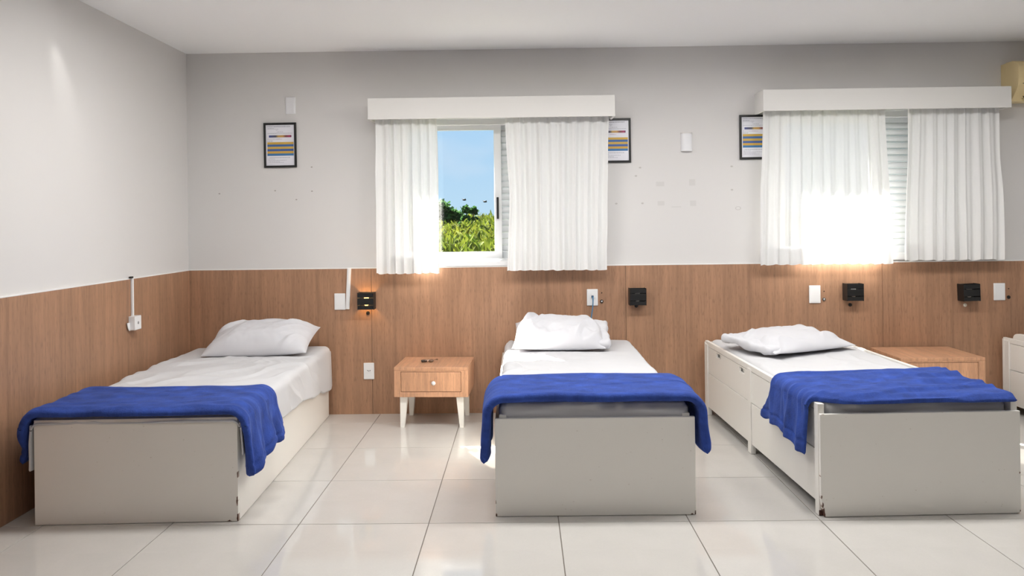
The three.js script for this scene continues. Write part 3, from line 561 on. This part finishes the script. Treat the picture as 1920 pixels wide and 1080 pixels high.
// ---------------------------------------------------------------- wall lamps: black metal boxes open above and below, two slots in front
function wallLamp(label, x, y, lit, lean = 0, turn = 0) {
  const t = thing('wall_lamp', label, 'wall lamp', [x, y, PZ], turn); t.rotation.z = lean;
  const w = 0.059, h = 0.059, d = 0.085;
  part(t, 'back_plate', rbox(-w, w, -h, h, 0, 0.003, 0.001), M.black);
  for (const s of [-1, 1]) part(t, 'side_plate', rbox(s < 0 ? -w : w - 0.003, s < 0 ? -w + 0.003 : w, -h - 0.002, h + 0.003, 0.003, d, 0.001), M.black);
  for (const [a, b] of [[-h, -0.031], [-0.025, 0.022], [0.028, h]]) part(t, 'front_plate', rbox(-w + 0.003, w - 0.003, a, b, d - 0.006, d - 0.002, 0.001), M.black);
  const socket = part(t, 'lamp_holder', new THREE.CylinderGeometry(0.012, 0.012, 0.03, 20).rotateX(Math.PI / 2).translate(0, 0, 0.018), M.black);
  const bm = lit ? std(new THREE.Color().setRGB(0.9, 0.7, 0.4), 0.4, { emissive: new THREE.Color(1, 0.55, 0.16), emissiveIntensity: 4 }) : phys(new THREE.Color().setRGB(0.6, 0.6, 0.58), 0.3);
  part(t, 'bulb', new THREE.SphereGeometry(0.017, 20, 14).scale(1.2, 2.3, 1).translate(0, 0, 0.048), bm);
  if (lit) { const l = new THREE.PointLight(new THREE.Color(1, 0.58, 0.22), 0.085); l.name = 'wall_lamp_glow'; l.position.set(0, 0, 0.048); l.castShadow = true; t.add(l); }
}
wallLamp('black slotted wall lamp glowing orange left of the nightstand', -1.1285, 0.829, true);
wallLamp('unlit black wall lamp right of the plate with the blue cable', 0.826, 0.838, false);
wallLamp('unlit black wall lamp beside the silver outlet, above the trundle bed', 2.372, 0.853, false);
wallLamp('crooked unlit black wall lamp above the larger nightstand', 3.196, 0.842, false, 0.03);

// ---------------------------------------------------------------- air conditioner
{
  const t = thing('air_conditioner', 'yellowed cream air conditioner high on the wall past the right pelmet', 'air conditioner', [3.478, 2.19, ZB]);
  const prof = (pts) => { const s = new THREE.Shape(); pts.forEach((p, i) => (i ? s.lineTo(...p) : s.moveTo(...p))); s.closePath(); return s; };
  const ex = (s, w, x) => boxUV(new THREE.ExtrudeGeometry(s, { depth: w - 0.006, bevelSize: 0.003, bevelThickness: 0.003, bevelSegments: 2 }).rotateY(Math.PI / 2).translate(x + 0.003, 0, 0));
  part(t, 'rear_casing', ex(prof([[-0.0, 0.01], [-0.052, 0.01], [-0.052, 0.283], [-0.0, 0.283]]), 0.85, 0), M.ac);
  part(t, 'front_casing', ex(prof([[-0.056, 0.01], [-0.11, 0.01], [-0.165, 0.075], [-0.19, 0.11], [-0.198, 0.16], [-0.196, 0.24], [-0.18, 0.268], [-0.13, 0.286], [-0.056, 0.287]]), 0.85, 0), M.ac);
  part(t, 'air_outlet', new THREE.BoxGeometry(0.72, 0.006, 0.055).rotateX(0.87).translate(0.425, 0.04, 0.141), M.dark);
  for (let i = 0; i < 3; i++) part(t, 'louver', new THREE.BoxGeometry(0.72, 0.005, 0.014).rotateX(0.3).translate(0.425, 0.022 + i * 0.018, 0.13 + i * 0.0155), M.ac);
  part(t, 'front_seam', rbox(0.03, 0.82, 0.118, 0.121, 0.186, 0.2, 0.001), M.dark);
}
// ---------------------------------------------------------------- outdoors: scrub field, trees, two birds
{
  const g = struct('ground', box(-60, 70, -0.6, -0.4, -90, ZB - 0.3), std(new THREE.Color().setRGB(0.05, 0.06, 0.02), 0.95));
  const blade = new THREE.PlaneGeometry(0.07, 0.2, 1, 3).translate(0, 0.1, 0), bp = blade.attributes.position;
  for (let i = 0; i < bp.count; i++) { const y = bp.getY(i) / 0.2; bp.setX(i, bp.getX(i) * (1.15 - 0.9 * y * y)); bp.setZ(i, 0.1 * y * y); }
  blade.computeVertexNormals();
  const leafMat = phys(0xffffff, 0.9, { specularIntensity: 0.1, transmission: 0.35, thickness: 0, side: THREE.DoubleSide });
  const N = 130000, im = new THREE.InstancedMesh(blade, leafMat, N), r = rng(99), o = new THREE.Object3D(), c = new THREE.Color();
  let i = 0;
  while (i < N) {
    const z = -9.5 - 34 * Math.pow(r(), 1.5), x = -0.1 * z * (r() * 2 - 1) * 5.5 + (r() < 0.5 ? 0 : -z * 0.2), bush = n3(x * 0.6, z * 0.6, 1.1), top = 1.16 + 0.016 * (-z - 9) + 0.3 * bush + 0.2 * n3(x * 1.7, z * 1.7, 4), warm = n3(x * 0.8, z * 0.8, 9);
    for (let k = 0; k < 30 && i < N; k++, i++) {
      const up = Math.pow(r(), 0.6);
      o.position.set(x + (r() - 0.5) * 0.7, top - 0.85 + 0.7 * up, z + (r() - 0.5) * 0.7);
      o.rotation.set((r() - 0.5) * 1.7, r() * 6.28, (r() - 0.5) * 1.5); o.scale.setScalar((0.35 + 0.5 * r()) * (0.75 - z / 45));
      o.updateMatrix(); im.setMatrixAt(i, o.matrix);
      const t = r(); c.setRGB(mix(0.03, 0.12, t) + 0.03 * Math.max(0, warm), mix(0.055, 0.145, t), mix(0.006, 0.018, t)); im.setColorAt(i, c);
    }
  }
  im.name = 'scrub_field'; im.castShadow = im.receiveShadow = true; im.userData.kind = 'stuff'; im.userData.label = 'sunlit yellow-green scrub field outside the open window'; scene.add(im);
  const tree = (label, x, z, h, w, seed, lobes) => {
    const t = thing('tree', label, 'tree', [x, -0.4, z]), q = rng(seed), leaf = [], H2 = h + 0.4;
    const trunk = new THREE.CylinderGeometry(0.05, 0.1, H2 * 0.75, 8).translate(0, H2 * 0.375, 0), br = [trunk];
    lobes.forEach(([lx, ly, lr]) => {
      const a = new THREE.Vector3(0, H2 * 0.5, 0), b = new THREE.Vector3(lx * w, ly * H2, (q() - 0.5) * 0.5), d = b.clone().sub(a), cy = new THREE.CylinderGeometry(0.02, 0.045, d.length(), 6).translate(0, d.length() / 2, 0);
      cy.applyQuaternion(new THREE.Quaternion().setFromUnitVectors(new THREE.Vector3(0, 1, 0), d.clone().normalize())).translate(a.x, a.y, a.z); br.push(cy);
      for (let k = 0; k < 330 * lr * 2; k++) {
        const v = new THREE.Vector3(q() - 0.5, q() - 0.5, q() - 0.5).normalize().multiplyScalar(lr * Math.pow(q(), 0.4) * (0.8 + 0.4 * n3(lx * 9 + k, k * 0.7)));
        const l = new THREE.PlaneGeometry(0.1, 0.2, 1, 1); const lp = l.attributes.position; for (let n = 0; n < 4; n++) if (lp.getY(n) > 0) lp.setX(n, lp.getX(n) * 0.3);
        l.rotateX(q() * 3).rotateY(q() * 6.28).rotateZ(q() * 3).translate(b.x + v.x, b.y + v.y * 0.85, b.z + v.z); leaf.push(l);
      }
    });
    part(t, 'trunk', mergeGeometries(br), std(new THREE.Color().setRGB(0.09, 0.07, 0.045), 0.9));
    part(t, 'foliage', mergeGeometries(leaf), phys(new THREE.Color().setRGB(0.034, 0.095, 0.022), 0.9, { specularIntensity: 0.1, transmission: 0.3, thickness: 0, side: THREE.DoubleSide })).userData.kind = 'stuff';
  };
  const PX = (px, z) => ((px - 978) / 1446) * -z;
  tree('round dark green tree rising from the scrub beside the left curtain', PX(838, -30), -30, 2.15, 0.8, 3, [[-0.25, 0.93, 0.42], [0.12, 0.84, 0.42], [0.45, 0.8, 0.34], [0.6, 0.72, 0.3], [-0.3, 0.75, 0.4]]);
  tree('small forked tree standing alone in the scrub', PX(881, -26), -26, 1.9, 0.5, 8, [[-0.28, 0.97, 0.17], [-0.3, 0.82, 0.16], [0.25, 0.95, 0.14], [0.3, 0.8, 0.18], [0.6, 0.72, 0.12], [-0.5, 0.74, 0.13]]);
  tree('low green tree behind the sheer left curtain', PX(772, -32), -32, 2.3, 1.2, 12, [[-0.4, 0.85, 0.5], [0.2, 0.9, 0.5], [0.6, 0.75, 0.4]]);
  const bird = (label, px, py) => {
    const z = -24, t = thing('bird', label, 'bird', [PX(px, z), 1.3845 + ((416.7 - py + (px - 978) * -0.0125) / 1446) * -z, z], 0.5), m = std(new THREE.Color().setRGB(0.003, 0.003, 0.004), 1);
    part(t, 'body', new THREE.SphereGeometry(0.03, 12, 8).scale(2.3, 0.8, 0.8), m);
    for (const s of [-1, 1]) { const w = new THREE.Shape(); w.moveTo(-0.03, 0); w.lineTo(0.03, 0); w.quadraticCurveTo(0.02, 0.08, -0.02, 0.15); w.quadraticCurveTo(-0.02, 0.08, -0.03, 0); part(t, 'wing', new THREE.ExtrudeGeometry(w, { depth: 0.006, bevelEnabled: false }).rotateX(s * (Math.PI / 2 - 0.3)), m); }
  };
  bird('dark bird flying higher over the forked tree', 871, 375);
  bird('small dark bird flying right of the forked tree', 910, 378.5);
}
renderer.render(scene, camera);
